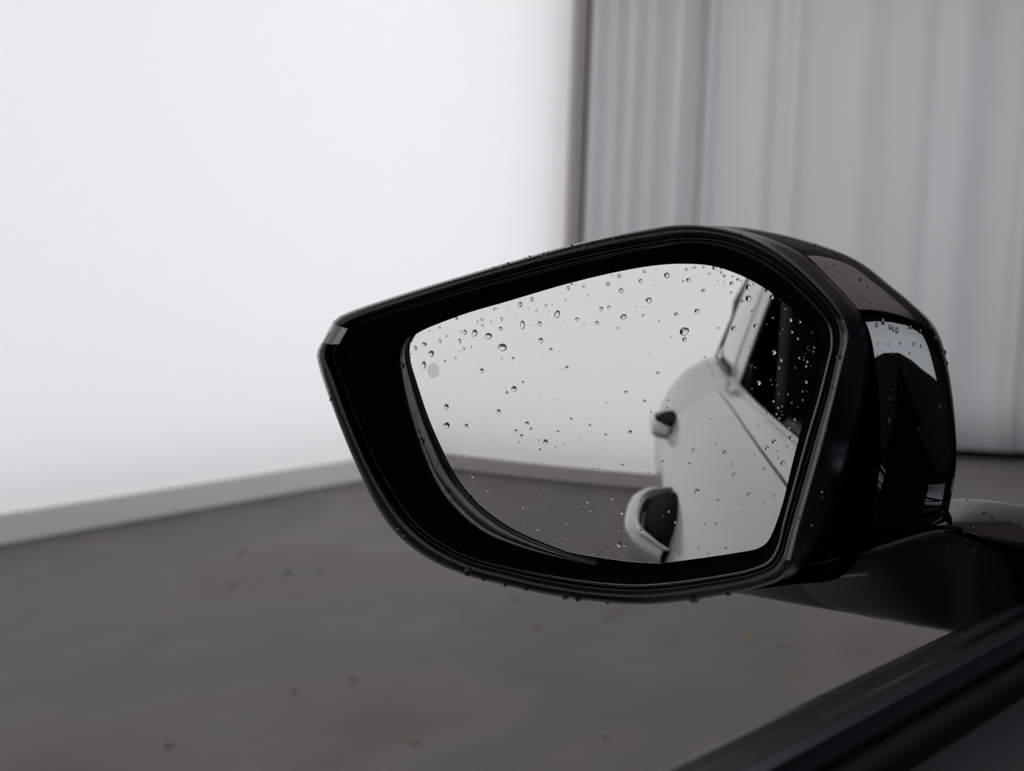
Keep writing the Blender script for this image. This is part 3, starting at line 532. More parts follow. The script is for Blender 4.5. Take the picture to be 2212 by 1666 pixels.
#DROPS
GD = [(986,687.7,7.1,6.8,0), (949.4,707.8,4.9,5.4,0), (928,714.7,3.3,3.5,0), (964.3,726.3,4.1,4.9,0), (950.2,737.4,6.2,7.9,0), (916.2,743.9,10.9,8.4,0), (897.5,752,6.2,9.8,0), (931.4,764.1,11.9,14.1,-15), (915.4,789.2,9.5,17.6,0), (887.3,764.8,3.5,4.6,0), (885.5,773.6,3.3,4.6,0), (995.9,716.5,3.8,4.6,0), (1004.3,717.9,8.1,10.9,15), (1025,720,11.7,16,-25), (992.7,737.1,7.3,10.9,20), (1031.2,695.2,4.6,5.2,0), (1040.2,691,5.7,7.3,0), (1042.3,703.3,5.4,5.7,0), (1060.6,694.4,4.3,4.9,0), (1083.3,689.6,6.5,8.4,15), (1081.1,710.4,8.4,9.2,0), (1055.1,726.3,15.7,14.1,0), (1085.5,750.7,18.7,17.4,0), (1128.4,702.1,10.3,20.1,0), (1067.4,667.4,4.9,6,0), (1072.2,666.2,3.3,4.1,0), (1123.4,658,8.7,11.9,0), (1113.4,679.3,3.3,3.5,0), (1001.9,754.2,6.2,6.8,0), (1018.5,749.6,4.3,5.2,0), (993.4,759.6,3.5,3.8,0), (984.1,774,5.2,5.7,0), (961.2,780.4,4.9,5.4,0), (1084.1,775.2,4.1,4.6,0), (1108.2,775.4,6.8,7.6,0), (1040.6,801,9.2,10,0), (1129.3,826.1,5.7,6.2,0), (1110.4,840.5,11.4,13,-15), (1094.8,848.9,6.8,7.6,0), (1031.7,782.1,1.9,2.2,0), (1134.6,850.6,3,3,0), (929.5,774,1.9,2.2,0), (1079.2,657,3,3.3,0), (1098.2,669.6,2.7,3.3,0), (1141.6,667.1,3.5,3.8,0), (1148.7,646.8,7.6,9.8,0), (1158.5,671.9,4.9,7.9,0), (1179,660.5,5.7,6,0), (1192.3,658.1,3.3,3.8,0), (1203.5,679.1,12.5,16.8,-20), (1165.3,699.7,9,11.1,0), (1154.7,701.7,2.4,2.7,0), (1227.4,621.8,7.3,8.7,0), (1234.2,612.1,6.2,7.1,0), (1243.5,616.2,3.3,3.8,0), (1260.3,619.4,5.4,6.8,0), (1270.2,637.7,3.5,3.8,0), (1221.3,649.1,4.3,4.6,0), (1246.4,689.9,8.4,8.4,0), (1218.2,693.1,2.2,2.2,0), (1262,699.2,3.5,3.3,0), (1290,698.1,8.4,9.5,0), (1299.1,667.7,8.7,10,0), (1315,663.9,7.1,7.9,0), (1313.4,614.3,8.4,9,0), (1337.5,596.3,8.1,8.4,0), (1341.9,628,9.5,11.7,0), (1383.8,606.9,8.4,9.2,0), (1392,586.2,6,7.6,0), (1421.3,581.3,2.7,3,0), (1412.7,617,3.8,3.8,0), (1401.9,649,13.3,12.7,0), (1347,684.9,14.4,11.4,20), (1372.5,662.7,3.5,3.8,0), (1389.1,681.5,6.2,7.1,0), (1423.5,693.6,4.6,4.9,0), (1334.9,709.6,5.4,5.7,0), (1299.5,725.2,2.2,2.2,0), (1168,735.9,10.6,12.2,0), (1189.8,755.6,7.1,7.9,0), (1207.2,759.4,2.7,2.7,0), (1174.1,773.6,3,3,0), (1401.1,760.9,3.8,3.8,0), (1321,594.7,3.3,3.5,0), (1390,663.8,2.4,2.4,0), (1185.2,673.9,2.2,2.2,0), (1440.7,595,12.5,12.5,0), (1483,582.4,6,7.3,0), (1501,577.9,5.2,5.7,0), (1496,578.7,3,3.5,0), (1519.9,577.2,5.2,5.7,0), (1543.2,578.6,9.2,10,0), (1557.7,579.9,6,5.4,0), (1551.8,585.4,2.7,2.7,0), (1531.4,591.1,4.6,4.9,0), (1536.7,591.3,2.7,2.7,0), (1558,588.9,5.7,6,0), (1565.1,596.6,6.5,7.1,0), (1582.3,597.3,4.6,4.6,0), (1590.3,595.8,2.4,2.4,0), (1594.4,603.8,7.3,7.3,0), (1600.9,607.3,4.1,4.3,0), (1549.9,606,3.5,3.8,0), (1564.4,607.7,3.5,3.5,0), (1580,612.2,8.7,8.7,0), (1564.4,617.8,2.2,2.2,0), (1579.3,632.4,5.2,6,0), (1616.6,620.5,11.9,13.3,-15), (1621.3,607.7,3,3.3,0), (1627.9,614,5.2,6,0), (1487.2,605,9.5,10,0), (1476.2,608.1,5.4,5.7,0), (1498.3,596.3,2.4,2.4,0), (1519.2,628.1,8.4,8.1,0), (1616.6,644.9,13.3,13,0), (1604.4,650.6,7.1,7.3,0), (1657.3,627.5,10.3,10.3,0), (1667.2,642.2,9.5,9.8,0), (1684.4,646,3.5,3.8,0), (1638.3,636.4,3.3,3.8,0), (1505.5,672,10.3,10.3,0), (1460.8,679.4,9,9,0), (1497.2,641,1.9,1.9,0), (1478.1,716,21.7,16.8,18), (1478.4,733.6,9.5,10.6,0), (1449.5,727.6,3.5,3.5,0), (1552.2,708.9,4.9,5.4,0), (1585.1,709.5,10.9,10.3,0), (1581.5,717.3,3.8,3.8,0), (1626.2,672.7,7.3,6.8,0), (1632.1,704.3,9.5,9.5,0), (1655.8,700.8,2.7,2.7,0), (1620.9,749.3,5.2,5.7,0), (1668.8,686.9,4.6,5.2,0), (1696.1,667.7,3.8,4.3,0), (1671.3,761.5,12.2,11.7,0), (1686.2,778.4,8.7,9,0), (1522.7,772.4,4.6,4.9,0), (1690,711.1,3.3,3.3,0), (1683.7,720.7,3,3,0), (1706.9,691.5,10.1,9.1,0), (1727.6,695.2,6.7,6.7,0), (1710.3,717.5,7.2,6.7,0), (1722.5,731.6,6.7,6.7,0), (1753,718.4,2.9,2.9,0), (1757.1,718.4,2.4,2.4,0), (1757.8,750.9,5.3,5.3,0), (1755.9,759.7,4.8,4.8,0), (1745.1,748,2.4,2.4,0), (1744.2,752.8,2.4,2.4,0), (1748,757.3,2.4,2.4,0), (1739.4,764.5,2.4,2.4,0), (1736.2,771.3,2.4,2.4,0), (1735.5,777.5,3.8,3.8,0), (1743,781.6,6.7,7.2,0), (1725.9,773.7,6.7,6.2,0), (1740.6,791.4,6.7,6.2,0), (1751.4,790,2.4,2.4,0), (1717.3,794.8,3.8,4.3,0), (1682.4,794.8,5.8,6.7,0), (1631.1,794.3,2.9,3.4,0), (1664.2,821.7,2.9,3.4,0), (1667.3,831,2.9,2.9,0), (1679.1,832,3.4,3.8,0), (1624.1,839.9,2.9,3.4,0), (1639,827.2,11.5,11,0), (1682.2,851.2,3.4,3.8,0), (1701.2,852.2,4.3,4.8,0), (1740.6,825.5,8.2,8.2,0), (1732.9,845.9,4.8,4.8,0), (1741.5,844.7,2.4,2.4,0), (1733.3,864.4,4.8,4.8,0), (1670.2,867.1,6.2,6.7,0), (1709.8,870.2,4.3,4.3,0), (1723.5,879.1,2.9,2.9,0), (1680.3,881.2,6.2,6.7,0), (1689.2,877.9,4.3,4.8,0), (1687.3,888.9,2.4,2.4,0), (1658,893.7,6.2,6.7,0), (1676.7,894.7,5.3,5.3,0), (1689.4,896.4,3.4,3.8,0), (1682.9,903.6,5.8,5.8,0), (1650.8,880.7,2.4,2.4,0), (1716.1,906.2,5.8,6.7,0), (1713.9,915.3,2.9,2.9,0), (1707.4,899,1.9,1.9,0), (1704.1,924.4,6.2,6.2,0), (1708.4,945.1,10.1,9.1,0), (1678.1,926.8,3.8,3.8,0), (1700.9,964.1,5.3,5.3,0), (1652.4,912.2,3.8,3.8,0), (1638,920.6,4.3,4.8,0), (1672.1,954.2,10.1,10.1,0), (1656.5,968.1,9.1,9.6,0), (1678.1,974.4,4.3,4.3,0), (1630.3,982.1,4.3,4.3,0), (1681,988.8,4.3,4.8,0), (1690.4,1000.1,10.1,10.6,0), (1651,1013.3,6.7,7.2,0), (1565.3,977.7,8.2,9.6,0), (1581.8,1003.4,5.3,5.8,0), (1565.3,838,2.9,2.9,0), (964.1,879.3,9.8,13.8,0), (1077.3,889.6,8.4,11.1,0), (964.9,919.2,14.1,12.5,15), (1007.4,920.3,8.1,9.8,0), (1138.4,915.1,8.4,9.5,0), (1146.6,927,5.7,6.5,0), (1114.4,931.4,6.5,7.3,0), (1126.4,942,7.1,7.9,0), (1121.2,955.7,4.3,4.6,0), (1164.4,951.7,4.3,4.6,0), (1178.4,955,10.6,11.9,0), (1167.1,972.1,5.7,6.2,0), (1057,864.2,1.9,1.9,0), (1082.2,994.9,4.3,4.9,0), (1115,1005.2,4.3,4.9,0), (1127.8,1001.6,3.3,3.8,0), (1013.6,1013.7,2.4,2.7,0), (1037.9,1015.5,2.7,2.7,0), (1020.8,1028.6,6.2,7.9,0), (1023.6,1044.9,2.7,2.7,0), (1053.6,1059.7,5.2,5.7,0), (1056.3,1055.6,3.3,3.5,0), (1083.4,1041.5,1.1,1.1,0), (1109.1,1059,1.9,1.9,0), (1163.6,1042.7,3.3,3.3,0), (1174.9,1056.4,4.3,4.1,0), (1038,974.5,1.9,1.9,0), (1047.6,938.2,1.6,1.6,0), (1177.7,1014.5,1.4,1.4,0), (1224.8,794.7,7.4,8.1,0), (1215,796.7,3.4,3.4,0), (1421.1,805.8,6.4,6.7,0), (1351.7,847.3,7.1,7.1,0), (1392.5,866.6,6.7,7.1,0), (1443.8,865.5,5.4,5.7,0), (1440.3,881.6,5.4,6.1,0), (1406.1,890,4.7,4.7,0), (1309.7,870.3,4,4,0), (1163.4,849.2,2.7,2.7,0), (1196.6,862.3,3,2.7,0), (1233.7,905.3,6.4,6.4,0), (1274.2,918.9,5.7,6.1,0), (1308.2,939.6,5.7,5.7,0), (1361.4,934,8.1,8.7,0), (1205.5,932.7,5.4,5.7,0), (1254,944.8,3.4,3.4,0), (1220.1,959.6,3.4,3.4,0), (1199.1,966.6,3.7,3.7,0), (1341.6,918.4,2.4,2.4,0), (1308.8,957.9,1.7,1.7,0), (1282.3,1013.9,3.4,3.7,0), (1292.5,1013.5,4.7,4.7,0), (1344.6,1005.1,5.4,5.7,0), (1401.4,1023.1,4.7,5,0), (1347.5,1032.9,4.4,5,0), (1366,1034.4,4.4,4.7,0), (1432,997.6,6.1,6.7,0), (993.9,1069.8,7.2,10.1,0), (1016.9,1074.1,8.3,10.8,0), (1035.9,1088.4,3.6,4,0), (1028.1,1095.3,8.3,9,0), (1076.2,1071.2,4,4.3,0), (1130.1,1094.6,5.8,6.1,0), (1131.7,1135.1,4.3,4.3,0), (1161.9,1142.8,5.8,7.6,0), (1223.8,1129.1,5.4,6.1,0), (1194.5,1166,3.3,3.6,0), (1211.5,1159.7,3.3,3.6,0), (1213.3,1172.5,4.7,5.1,0), (1209,1167.8,1.8,1.8,0), (1221.1,1165.6,2.2,2.2,0), (1241,1175,2.2,2.2,0), (1179.5,1159.3,1.8,1.8,0), (1231.6,1053.7,2.2,2.2,0), (1231.4,1068.5,1.8,1.8,0), (1269,1083.9,6.5,7.6,0), (1321.8,1077,6.1,6.9,0), (1257.6,1104,4.3,4.7,0), (1276.2,1103.4,4.7,5.1,0), (1310.9,1108.7,3.6,3.6,0), (1343.3,1107.8,8.7,9,0), (1345.3,1113.7,2.2,2.2,0), (1345.3,1136.7,2.5,2.5,0), (1337,1145,4.3,4.7,0), (1349.1,1145.7,3.6,3.6,0), (1336.6,1176.8,10.8,11.2,0), (1326.3,1180.8,3.6,3.6,0), (1348.7,1177.9,6.5,6.9,0), (1347.1,1184.1,2.2,2.2,0), (1310.9,1189.1,4.3,4.7,0), (1346.6,1198.2,3.6,3.6,0), (1282.9,1194.6,4.7,5.1,0), (1309,1207.2,2.9,2.5,0), (1052,1119.3,2.9,2.9,0), (1444.7,1105,5.8,6.3,0), (1458.2,1128.3,5.8,6.3,0), (1384.1,1146.7,6.3,8.1,0), (1359.4,1134.9,2.9,2.9,0), (1432.9,1115.3,3.5,3.5,0), (1497.7,973,6.9,7.5,0), (1492.2,978.4,2.9,2.9,0), (1488.5,1002.1,6.3,6.9,0), (1521.3,996.9,3.5,3.5,0), (1548.4,960.9,4.6,4.6,0), (1585,1026,7.5,9.8,0), (1558.2,1040.4,3.5,3.5,0), (1505.5,1060.9,11.5,10.4,0), (1463.4,1070.1,2.9,2.9,0), (1550.1,1081.6,6.3,6.9,0), (1617.9,1068.1,8.1,8.6,0), (1671.8,1072.7,6.3,6.9,0), (1651.9,1085.6,4.6,5.2,0), (1603.5,1091.1,2.9,3.5,0), (1547.3,1132,6.9,7.5,0), (1557.3,1135.5,2.9,2.9,0), (1522.5,1134.1,5.2,5.8,0), (1538.9,1119.4,4,4,0), (1514.7,1118.8,2.3,2.3,0), (1508.9,1161.7,3.5,3.5,0), (1507.8,1182.5,4.6,5.2,0), (1511.5,1187.4,3.5,3.5,0), (1529.1,1196,4,3.5,0), (1567.4,1184.8,5.2,5.8,0), (1534.9,905.5,4.6,4.6,0), (1496.3,896.3,2.3,2.3,0), (1678.7,1025.1,6.9,7.5,0), (1368.9,1188.5,2.3,2.3,0)]
HD = [(1175.4,551.9,13.1,11.3), (1263.6,533.1,11.3,9), (1250.2,540.6,10.4,6.8), (1290.7,533.8,13.6,6.8), (1097.6,569.3,6.8,6.3), (1088.2,571.5,3.6,3.6), (1082.3,578.3,6.3,6.3), (1065.8,578.3,5,4.5), (1097.6,581.3,8.1,5), (1118.7,579.5,6.3,3.2), (1044.1,591.7,4.1,4.1), (1023.3,599.8,7.2,6.3), (1004.1,602.1,6.8,6.3), (1020.3,585.3,5,3.6), (1144.2,554.1,5.4,4.5), (1135.2,557.5,4.1,3.2), (1148.7,551.4,3.6,3.2), (1153,560,4.1,3.6), (1199.6,554.6,7.7,4.5), (1171.3,566.6,7.2,3.2), (1183.5,545.1,4.5,3.2), (1198.2,542.6,4.5,3.2), (1227.8,535.4,4.5,3.2), (1234.4,530.2,7.7,3.6), (1278.9,522.3,5,4.1), (1324.8,516.6,5.9,5), (1349.2,514.8,6.8,5.4), (1367.1,508.7,6.8,5.9), (1374.5,516.8,6.8,6.3), (1397.6,520.9,5.9,3.6), (1397.2,505.3,4.5,4.1), (1429.5,500.8,6.3,5.4), (1423.6,505.8,4.5,3.6), (1451.6,513.9,5,3.2), (1466.1,490.4,4.1,2.7), (1480.6,499.2,7.7,5.9), (1488.9,504.9,4.5,4.1), (1492.8,491.3,3.6,2.7), (1524.6,495.6,5.3,2.7), (1563,510.8,6.5,4.6), (1588.8,514.8,6.8,4.9), (1600,505.7,5.7,3.8), (1655.1,541,6.5,5.3), (1696.4,536.1,4.6,3), (1680.3,542.9,4.6,3.8), (1681.3,531.9,3.8,3), (1731.6,513.1,3.8,2.7), (1724,528.3,3.8,3), (1727.4,521.6,2.3,3.8), (1743,527.3,3.8,2.7), (1761.8,528.9,5.3,3.8), (1766.7,543.3,6.8,4.9), (1792.5,532.1,5.7,3.4), (1807.5,551.3,7.2,4.9), (1848.9,566.3,4.6,3.4), (1864.8,584.9,6.1,4.6), (1800.3,571.4,3.4,3), (1786.1,580.1,4.9,4.6), (1809.2,587.3,4.6,4.9), (1857.4,604.4,7.2,5.7), (1839.8,617.1,3.4,4.2), (1873.8,620,4.6,5.3), (1881.7,654.2,3.8,5.3), (1863.9,639.4,2.3,3), (1770.5,625.3,5.7,4.6), (1639.5,490.5,3.4,1.5), (1691.3,498.9,4.9,2.3), (1707.8,501.9,2.7,1.9), (1737.8,509.9,2.7,1.5), (1771.4,519,4.2,1.9), (1776.6,521.6,3.4,1.9), (1827.1,544,4.2,2.3), (1834.3,546.7,2.7,1.9), (1872.4,704.1,6.1,14.4), (1893.6,700.8,6.5,13.3), (1907.3,695.1,7.9,14.4), (1923,706.6,6.8,11.5), (1929.8,710.6,6.8,11.5), (1937.6,713.8,7.6,13.7), (1963,707.7,3.2,7.2), (1967.6,707.5,5,9), (1987.6,715.6,6.1,10.1), (2009.6,707.7,5.8,10.8), (2020.4,729.3,5.8,10.8), (2040.6,760.6,5.8,10.1), (2045.1,784.4,5,9.7), (1998.2,701.9,2.5,2.9), (1923.5,628.3,6.1,5.4), (1954.1,644.5,3.6,2.5), (1883.4,708.4,2.2,2.9), (1913.8,712.6,2.2,3.6), (1896.9,743.3,3.2,7.2), (1918.5,743.7,3.6,6.5), (1944,742.3,3.6,7.2), (1973.9,743.3,5,10.1), (1989.4,747.7,4,7.9), (1927.8,763.9,3.6,6.5), (1964.9,763.9,4,6.1), (1871.3,760.3,2.5,6.1), (1894.7,767.5,3.2,5.8), (1877.1,793.6,2.9,3.6), (1957,799.5,2.9,4.3), (1934.7,803.5,2.5,2.9), (1928.9,841.7,3.2,3.6), (1923.7,860.8,5,6.5), (1918.5,864.7,3.6,3.6), (1946.4,858.6,3.2,3.6), (2029.4,878.2,4.3,5.4), (1809.5,771.1,7.9,7.9), (1807.2,800.3,3.6,4.3), (1797.5,837.7,6.8,7.9), (1793.3,855.4,4.3,5.4), (686.7,769.3,3.4,3.4), (690.6,781.2,3.7,3.7), (701.8,806.1,4.7,5.3), (705,823.8,4.1,4.1), (712.1,845.1,6.9,6.9), (714.6,862.9,5.3,7.8), (735.4,770.7,8.4,10), (761.1,776.2,10.9,12.5), (754.6,791.1,5,4.7), (782.2,788.3,5.6,4.1), (768.6,798.8,10,12.5), (795.8,791,12.5,12.5), (807.2,776.2,8.7,6.9), (748.3,814.9,4.1,4.1), (793.1,810.5,5.3,6.9), (807.9,812.1,8.1,5.6), (819.6,812.1,9.4,6.9), (817.3,803.5,7.8,7.8), (796.7,826.9,4.7,4.7), (768.5,846.7,4.7,5.3), (821.7,852.3,17.2,9.4), (824.3,867.4,5.6,6.9), (834.5,872.9,8.4,7.5), (766.6,866.7,3.4,3.7), (832.1,885.7,5.3,5.6), (821.7,879.2,2.8,2.8), (764.3,897.6,6.9,8.1), (776.1,896.3,3.7,4.4), (788.8,907.2,10.3,11.9), (814.2,912.2,7.5,8.7), (834.5,906.9,9.7,9.4), (826.7,927.8,5.6,5.6), (800.9,931.9,4.4,4.4), (843.1,943.1,11.9,12.5), (824.3,941.6,6.2,6.2), (786.9,947,5.3,5.3), (812.3,961.1,5.3,5.6), (807.2,968.1,6.2,5.6), (846.2,969.6,6.2,5.6), (772.1,883.1,3.1,4.7), (865.7,765.2,9.4,10.9), (867.2,790.2,12.5,14), (875.8,847.2,4.7,7.8), (867.2,839.7,2.5,3.7), (871.6,865.9,3.1,3.7), (881.9,891.2,2.8,4.1), (880.5,860.4,2.2,4.7), (892.2,897.1,4.1,6.9), (910.9,953.8,13,17.6), (967.5,1060.2,11.4,14.9), (916.3,968.7,3.5,4.1), (904.1,931.4,4.6,14.9), (901.7,889.3,4.1,10.3), (898.7,898.8,3.5,6.8), (929.5,1000.5,2.4,4.1), (926.8,998.5,5.4,5.4), (945.1,1002.6,4.9,10.9), (953.9,1013.4,4.6,10.9), (945.8,1054.8,3.3,5.4), (935.9,1039.2,2.7,3.3), (925.6,981.6,3,10.9), (978,1079.2,8.7,10.8), (1007.9,1105.9,8,10.1), (1031,1135.2,12.3,5.4), (1050,1144.8,10.8,4.7), (1052.7,1139.4,4.3,5.4), (963,1078.5,4.7,6.1), (987.1,1089.3,5.4,3.6), (979.8,1099.1,6.1,5.1), (1003.3,1117.2,5.8,4), (1085.6,1163.5,7.6,3.6), (1120,1173.4,7.2,2.5), (960.8,1167.1,11.9,8.7), (972.6,1181,12.7,7.6), (1016.9,1199.1,8,3.6), (1050,1211.2,5.8,3.6), (860.8,1146.3,10.8,11.5), (874.8,1160.7,11.5,10.8), (963.6,1215.4,11.5,7.7), (1010.6,1234.6,17.3,21.1), (1044.6,1251,9.6,7.7), (836.4,1033,11.5,11.5), (855.1,1044.5,6.9,6.9), (877.7,1011.9,7.7,6.9), (940.5,1142.1,8.1,6.5), (932.8,1117.5,9.6,6.9), (949.2,1121.3,12.3,7.7), (905,1120.9,8.5,5.8), (790.7,1044.1,4.6,5), (825.3,1114.6,5.4,5.8), (1092.3,1262.9,11.4,7.1), (1136.6,1271.1,12.5,9.8), (1221.4,1287.3,20.1,13.6), (1248.8,1293.6,16.8,10.3), (1313.1,1303.1,13.6,9.2), (1498.4,1294.9,26,15.2), (1573,1283.5,13.6,8.1), (1632.1,1292.2,13,9.8), (1396.1,1289,9.8,9.2), (1356.2,1300.1,4.3,3.8), (1373.1,1299.3,3.3,3.3), (1405.1,1296,3.3,3.3), (1483.2,1262.4,4.3,3.3), (1530.4,1257,5.4,3.8), (1429.7,1271.3,3.3,2.7), (1416.5,1273.2,3.3,2.7), (2089.3,1080.6,6.4,3.2), (2195.8,1089,7.8,3.2), (2124.6,1108.2,10,5.5), (2101.4,1138.7,9.6,4.6), (2084.5,1151.7,10.5,5), (2087.3,1166.8,11.9,6.4), (2047.1,1102.2,5,5.9), (2146.8,1118.2,4.1,1.4), (2067.9,1089,4.6,3.6), (2013.4,1179.5,13.7,9.1), (2051.5,1179.1,14.1,8.2), (2106.9,1188.2,19.2,14.6), (1967.8,1179.5,10,6.4), (2163.9,1191.6,7.8,4.6), (2055.1,1232.7,8.2,4.6), (1883.4,1234.3,7.8,5.5), (2014.5,1360.3,13.7,8.2), (1958.7,1347.8,5.5,3.6), (2089.3,1347.8,6.8,3.6), (2084.1,1374.7,9.1,5.9), (2075.6,1376.8,5,3.6), (2056.5,1392.3,4.6,3.2), (1918.3,907.3,11,11), (1984.1,926.5,7.8,7.1), (1774.7,1067.5,18.2,19.4), (1753,1138.8,13,11.7), (1737.8,1182.5,6.5,7.8), (1863.5,1038.9,8.4,7.8), (1880.1,1061.6,7.8,7.1), (1864.8,1087.9,8.4,7.1), (1853.2,999.4,4.5,4.5), (1785.4,926.5,6.5,6.5), (1774.7,962.1,8.4,7.1), (1724.8,1120,6.5,7.1), (1954.6,1043.5,3.2,3.2), (1711.2,1161.5,3.9,3.9)]
# ------------------------------------------------------------------ raindrops: domes of clear water sitting on the surfaces
hosts = [(o_, bvh_of(o_)) for o_ in (wm, bz, lp, bw, gw, st, ts, arm)]+[(o_, bvh_of(o_)) for o_ in [q for q in bpy.data.objects if q.name == 'sill_trim']]
def dome(P, N, a_, b_, hgt, full=False):
    v, f = [], []; nr, ns_ = 6, 18; ph1, ph2 = random.uniform(0, 6.28), random.uniform(0, 6.28); CA = math.radians(72)
    g = A([0, 0, -1.0]); g = g-N*g.dot(N); rr_ = min(np.linalg.norm(a_), np.linalg.norm(b_))
    for i in range(1, nr+1):
        ph = CA*i/nr; ro = math.sin(ph)/math.sin(CA); z = (math.cos(ph)-math.cos(CA))/(1-math.cos(CA))
        for k in range(ns_):
            t = 2*math.pi*k/ns_; m_ = ro*(1+.045*math.sin(2*t+ph1)+.03*math.sin(3*t+ph2))
            v.append(P+a_*m_*math.cos(t)+b_*m_*math.sin(t)+N*(hgt*z-.00003)+g*rr_*.16*z)
    v.append(P+N*(hgt-.00003)+g*rr_*.16); top = len(v)-1
    if full:
        b0 = (nr-1)*ns_; base = len(v)
        for i in (1, 2):
            for k in range(ns_): v.append(P+(v[b0+k]-P)*(1-.33*i)-N*hgt*.25*i)
        v.append(P-N*hgt*.6)
    for k in range(ns_):
        k2 = (k+1) % ns_; f.append((top, k, k2))
        for i in range(nr-1): f.append((i*ns_+k, (i+1)*ns_+k, (i+1)*ns_+k2, i*ns_+k2))
        if full:
            f.append((b0+k, base+k, base+k2, b0+k2)); f.append((base+k, base+ns_+k, base+ns_+k2, base+k2)); f.append((base+ns_+k, base+2*ns_, base+ns_+k2))
    return v, f
def plane_hit(x, y, P, N):
    d = ray(x, y); return d*(P.dot(N)/d.dot(N))
def inpoly(x, y, poly):
    c = False
    for i in range(len(poly)):
        (x1, y1), (x2, y2) = poly[i-1], poly[i]
        if (y1 > y) != (y2 > y) and x < (x2-x1)*(y-y1)/(y2-y1)+x1: c = not c
    return c
PW = [(1672, 630), (1597, 835), (1722, 975), (1790, 780), (1790, 700)]; PP = [(1632, 590), (1550, 775), (1597, 835), (1672, 630)]
PBd = [(1550, 775), (1597, 835), (1722, 975), (1700, 1200), (1460, 1240), (1415, 1000), (1430, 880)]
def glass_region(x, y):
    if inpoly(x, y, PW): return 'in the mirror over the black window, ' + ('upper half' if y < 800 else 'lower half')
    if inpoly(x, y, PP): return 'in the mirror over the pale rear pillar'
    if inpoly(x, y, PBd): return 'in the mirror over the silver door, ' + ('above its middle' if y < 1010 else 'below its middle')
    yb = 1010+.113*(x-970)
    if y > yb: return 'in the mirror over the floor, ' + ('left end' if x < 1120 else 'middle' if x < 1290 else 'beside the handle')
    if y > yb-30: return 'in the mirror over the skirting'
    c = 'left end' if x < 960 else 'left part' if x < 1110 else 'left of centre' if x < 1260 else 'centre' if x < 1400 else 'right part'
    r__ = 'upper' if y < 660+.1*(1400-x) else 'middle' if y < 820 else 'lower'
    return f'in the mirror over the white wall, {r__} {c}'
drops = []
for x, y, w_, h_, a__ in GD:
    P = sph(x, y); N = (P-SC)/RAD; s_ = np.linalg.norm(P)/F
    c_, s__ = math.cos(math.radians(a__)), math.sin(math.radians(a__)); hw, hh = max(w_, 1.6)/2, max(h_, 1.6)/2
    av = plane_hit(x+hw*c_, y-hw*s__, P, N)-P; bv = plane_hit(x-hh*s__, y-hh*c_, P, N)-P
    drops.append((w_*h_, P, N, av, bv, .52*min(np.linalg.norm(av), np.linalg.norm(bv)), False, glass_region(x, y), x))
def host_region(n_, x, y):
    if n_ == 'mirror_arm': return 'on the black mirror arm'
    if n_ == 'sill_trim': return 'on the black window sill trim'
    if n_ == 'trim_strip': return 'on the glossy trim strip'
    if n_ == 'turn_signal': return 'on the turn signal lens'
    if n_ in ('wing_mirror', 'bezel_side'):
        if y < 560: return 'on the upper crown of the black housing'
        if y < 680: return 'on the shoulder of the black housing'
        if y < 830: return 'on the bright band of the housing'
        return 'on the dark side of the black housing'
    if n_ == 'glass_surround': return 'on the inner wall beside the glass, ' + ('upper part' if y < 900 else 'lower part' if y < 1060 else 'bottom curve')
    if n_ == 'inner_bezel':
        return 'on the black bowl ' + ('left of the glass, top' if y < 830 else 'left of the glass, middle' if y < 980 else 'below the glass')
    if y > 1200: return 'under the lower rim of the mirror'
    if x < 800: return 'on the outer left rim'
    if x < 900 or y > 1000: return 'on the lower left rim'
    return 'on the top rim ' + ('left of the glowing wall edge' if x < 1225 else 'below the grey drape')
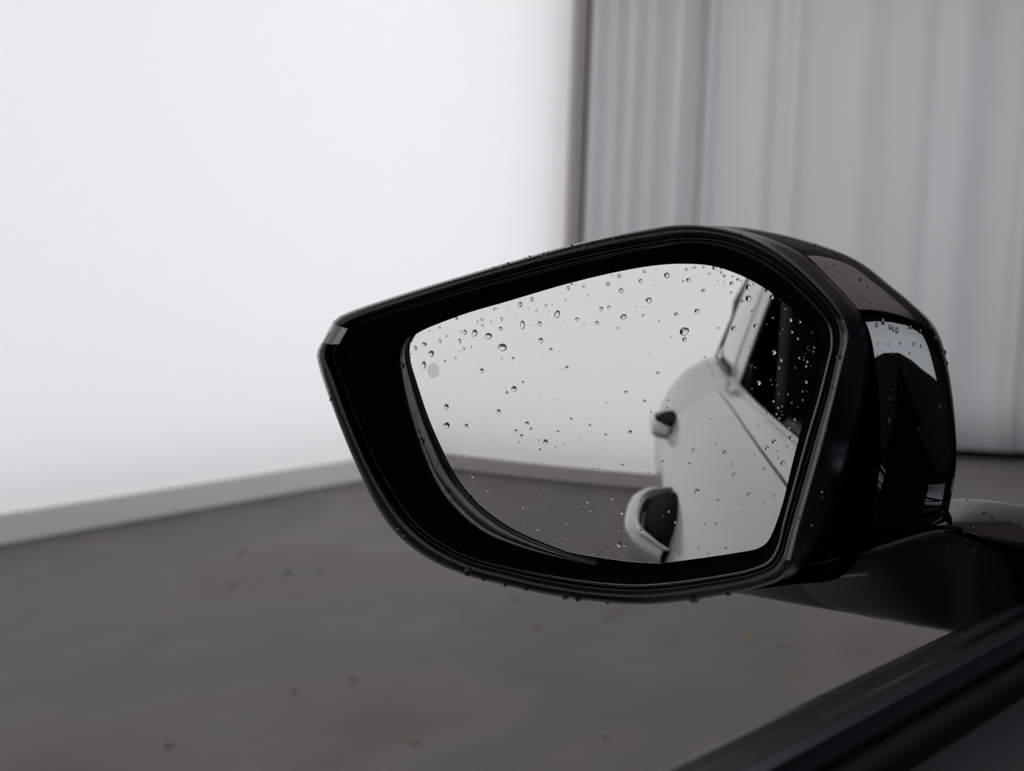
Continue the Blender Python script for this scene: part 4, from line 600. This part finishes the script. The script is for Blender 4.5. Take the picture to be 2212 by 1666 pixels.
for x, y, w_, h_ in HD:
    d = ray(x, y); best = None
    for o_, t_ in hosts:
        hp, hn, ix, ds = t_.ray_cast(Vector((0, 0, 0)), Vector(d))
        if hp is not None and (best is None or ds < best[3]): best = (o_, A(hp), A(hn), ds)
    full = best is None or best[3] > .62
    if full:
        q = d*.50; cand = [(o_,)+t_.find_nearest(Vector(q)) for o_, t_ in hosts[:8]]; cand = [c for c in cand if c[1] is not None]; c = min(cand, key=lambda c: c[4])
        if c[4] > .03: continue
        P = A(c[1]); N = -(P-q); P = q*(np.linalg.norm(P)/.50) if False else P; N = A([0, 0, -.8])+A(c[2])*0; N = N/np.linalg.norm(N)
        s_ = np.linalg.norm(P)/F; av = rt*w_/2*s_; bv = np.cross(N, av/np.linalg.norm(av))*w_/2*s_; hgt = h_*.75*s_
        drops.append((w_*h_*1.2, P, N, av, bv, hgt, False, host_region(c[0].name, x, y), x)); continue
    o_, P, N, ds = best; N = N/np.linalg.norm(N)
    if N.dot(d) > 0: N = -N
    av = plane_hit(x+w_/2, y, P, N)-P; bv = plane_hit(x, y-h_/2, P, N)-P; s_ = ds/F
    for vv in (av, bv):
        L_ = np.linalg.norm(vv); mx = 2.2*max(w_, h_)/2*s_
        if L_ > mx: vv *= mx/L_
    drops.append((w_*h_, P, N, av, bv, .5*min(np.linalg.norm(av), np.linalg.norm(bv)), False, host_region(o_.name, x, y), x))
drops.sort(key=lambda q: -q[0])
ORD = 'leftmost,second,third,fourth,fifth,sixth,seventh,eighth,ninth,tenth,eleventh,twelfth,thirteenth,fourteenth,fifteenth,sixteenth,seventeenth,eighteenth,nineteenth,twentieth'.split(',')+[f'{k}th' for k in range(21, 60)]
byreg = {}
for i, q in enumerate(drops[:300]): byreg.setdefault(q[7], []).append((q[8], i))
rank = {i: (k, len(L)) for L in byreg.values() for k, (x, i) in enumerate(sorted(L))}
sv, sf = [], []
for i, (sz, P, N, av, bv, hgt, full, rg, xx) in enumerate(drops):
    v, f = dome(P, N, av, bv, hgt, full)
    if i < 300:
        o_ = mesh('water_droplet', A(v)-P-A([0, 0, H]), f, M_water); o_.location = (P[0], P[1], P[2]+H)
        k, n__ = rank[i]
        lab = f'single water droplet {rg}' if n__ == 1 else (f'leftmost water droplet {rg}' if k == 0 else f'{ORD[k]} droplet from the left {rg}')
        tag(o_, lab, 'droplet', 'water droplets '+rg)
    else:
        b0 = len(sv); sv += list(v); sf += [tuple(j+b0 for j in q) for q in f]
tag(mesh('fine_droplets', sv, sf, M_water), 'finest specks of rain on the mirror glass and housing', 'droplets', None, 'stuff')
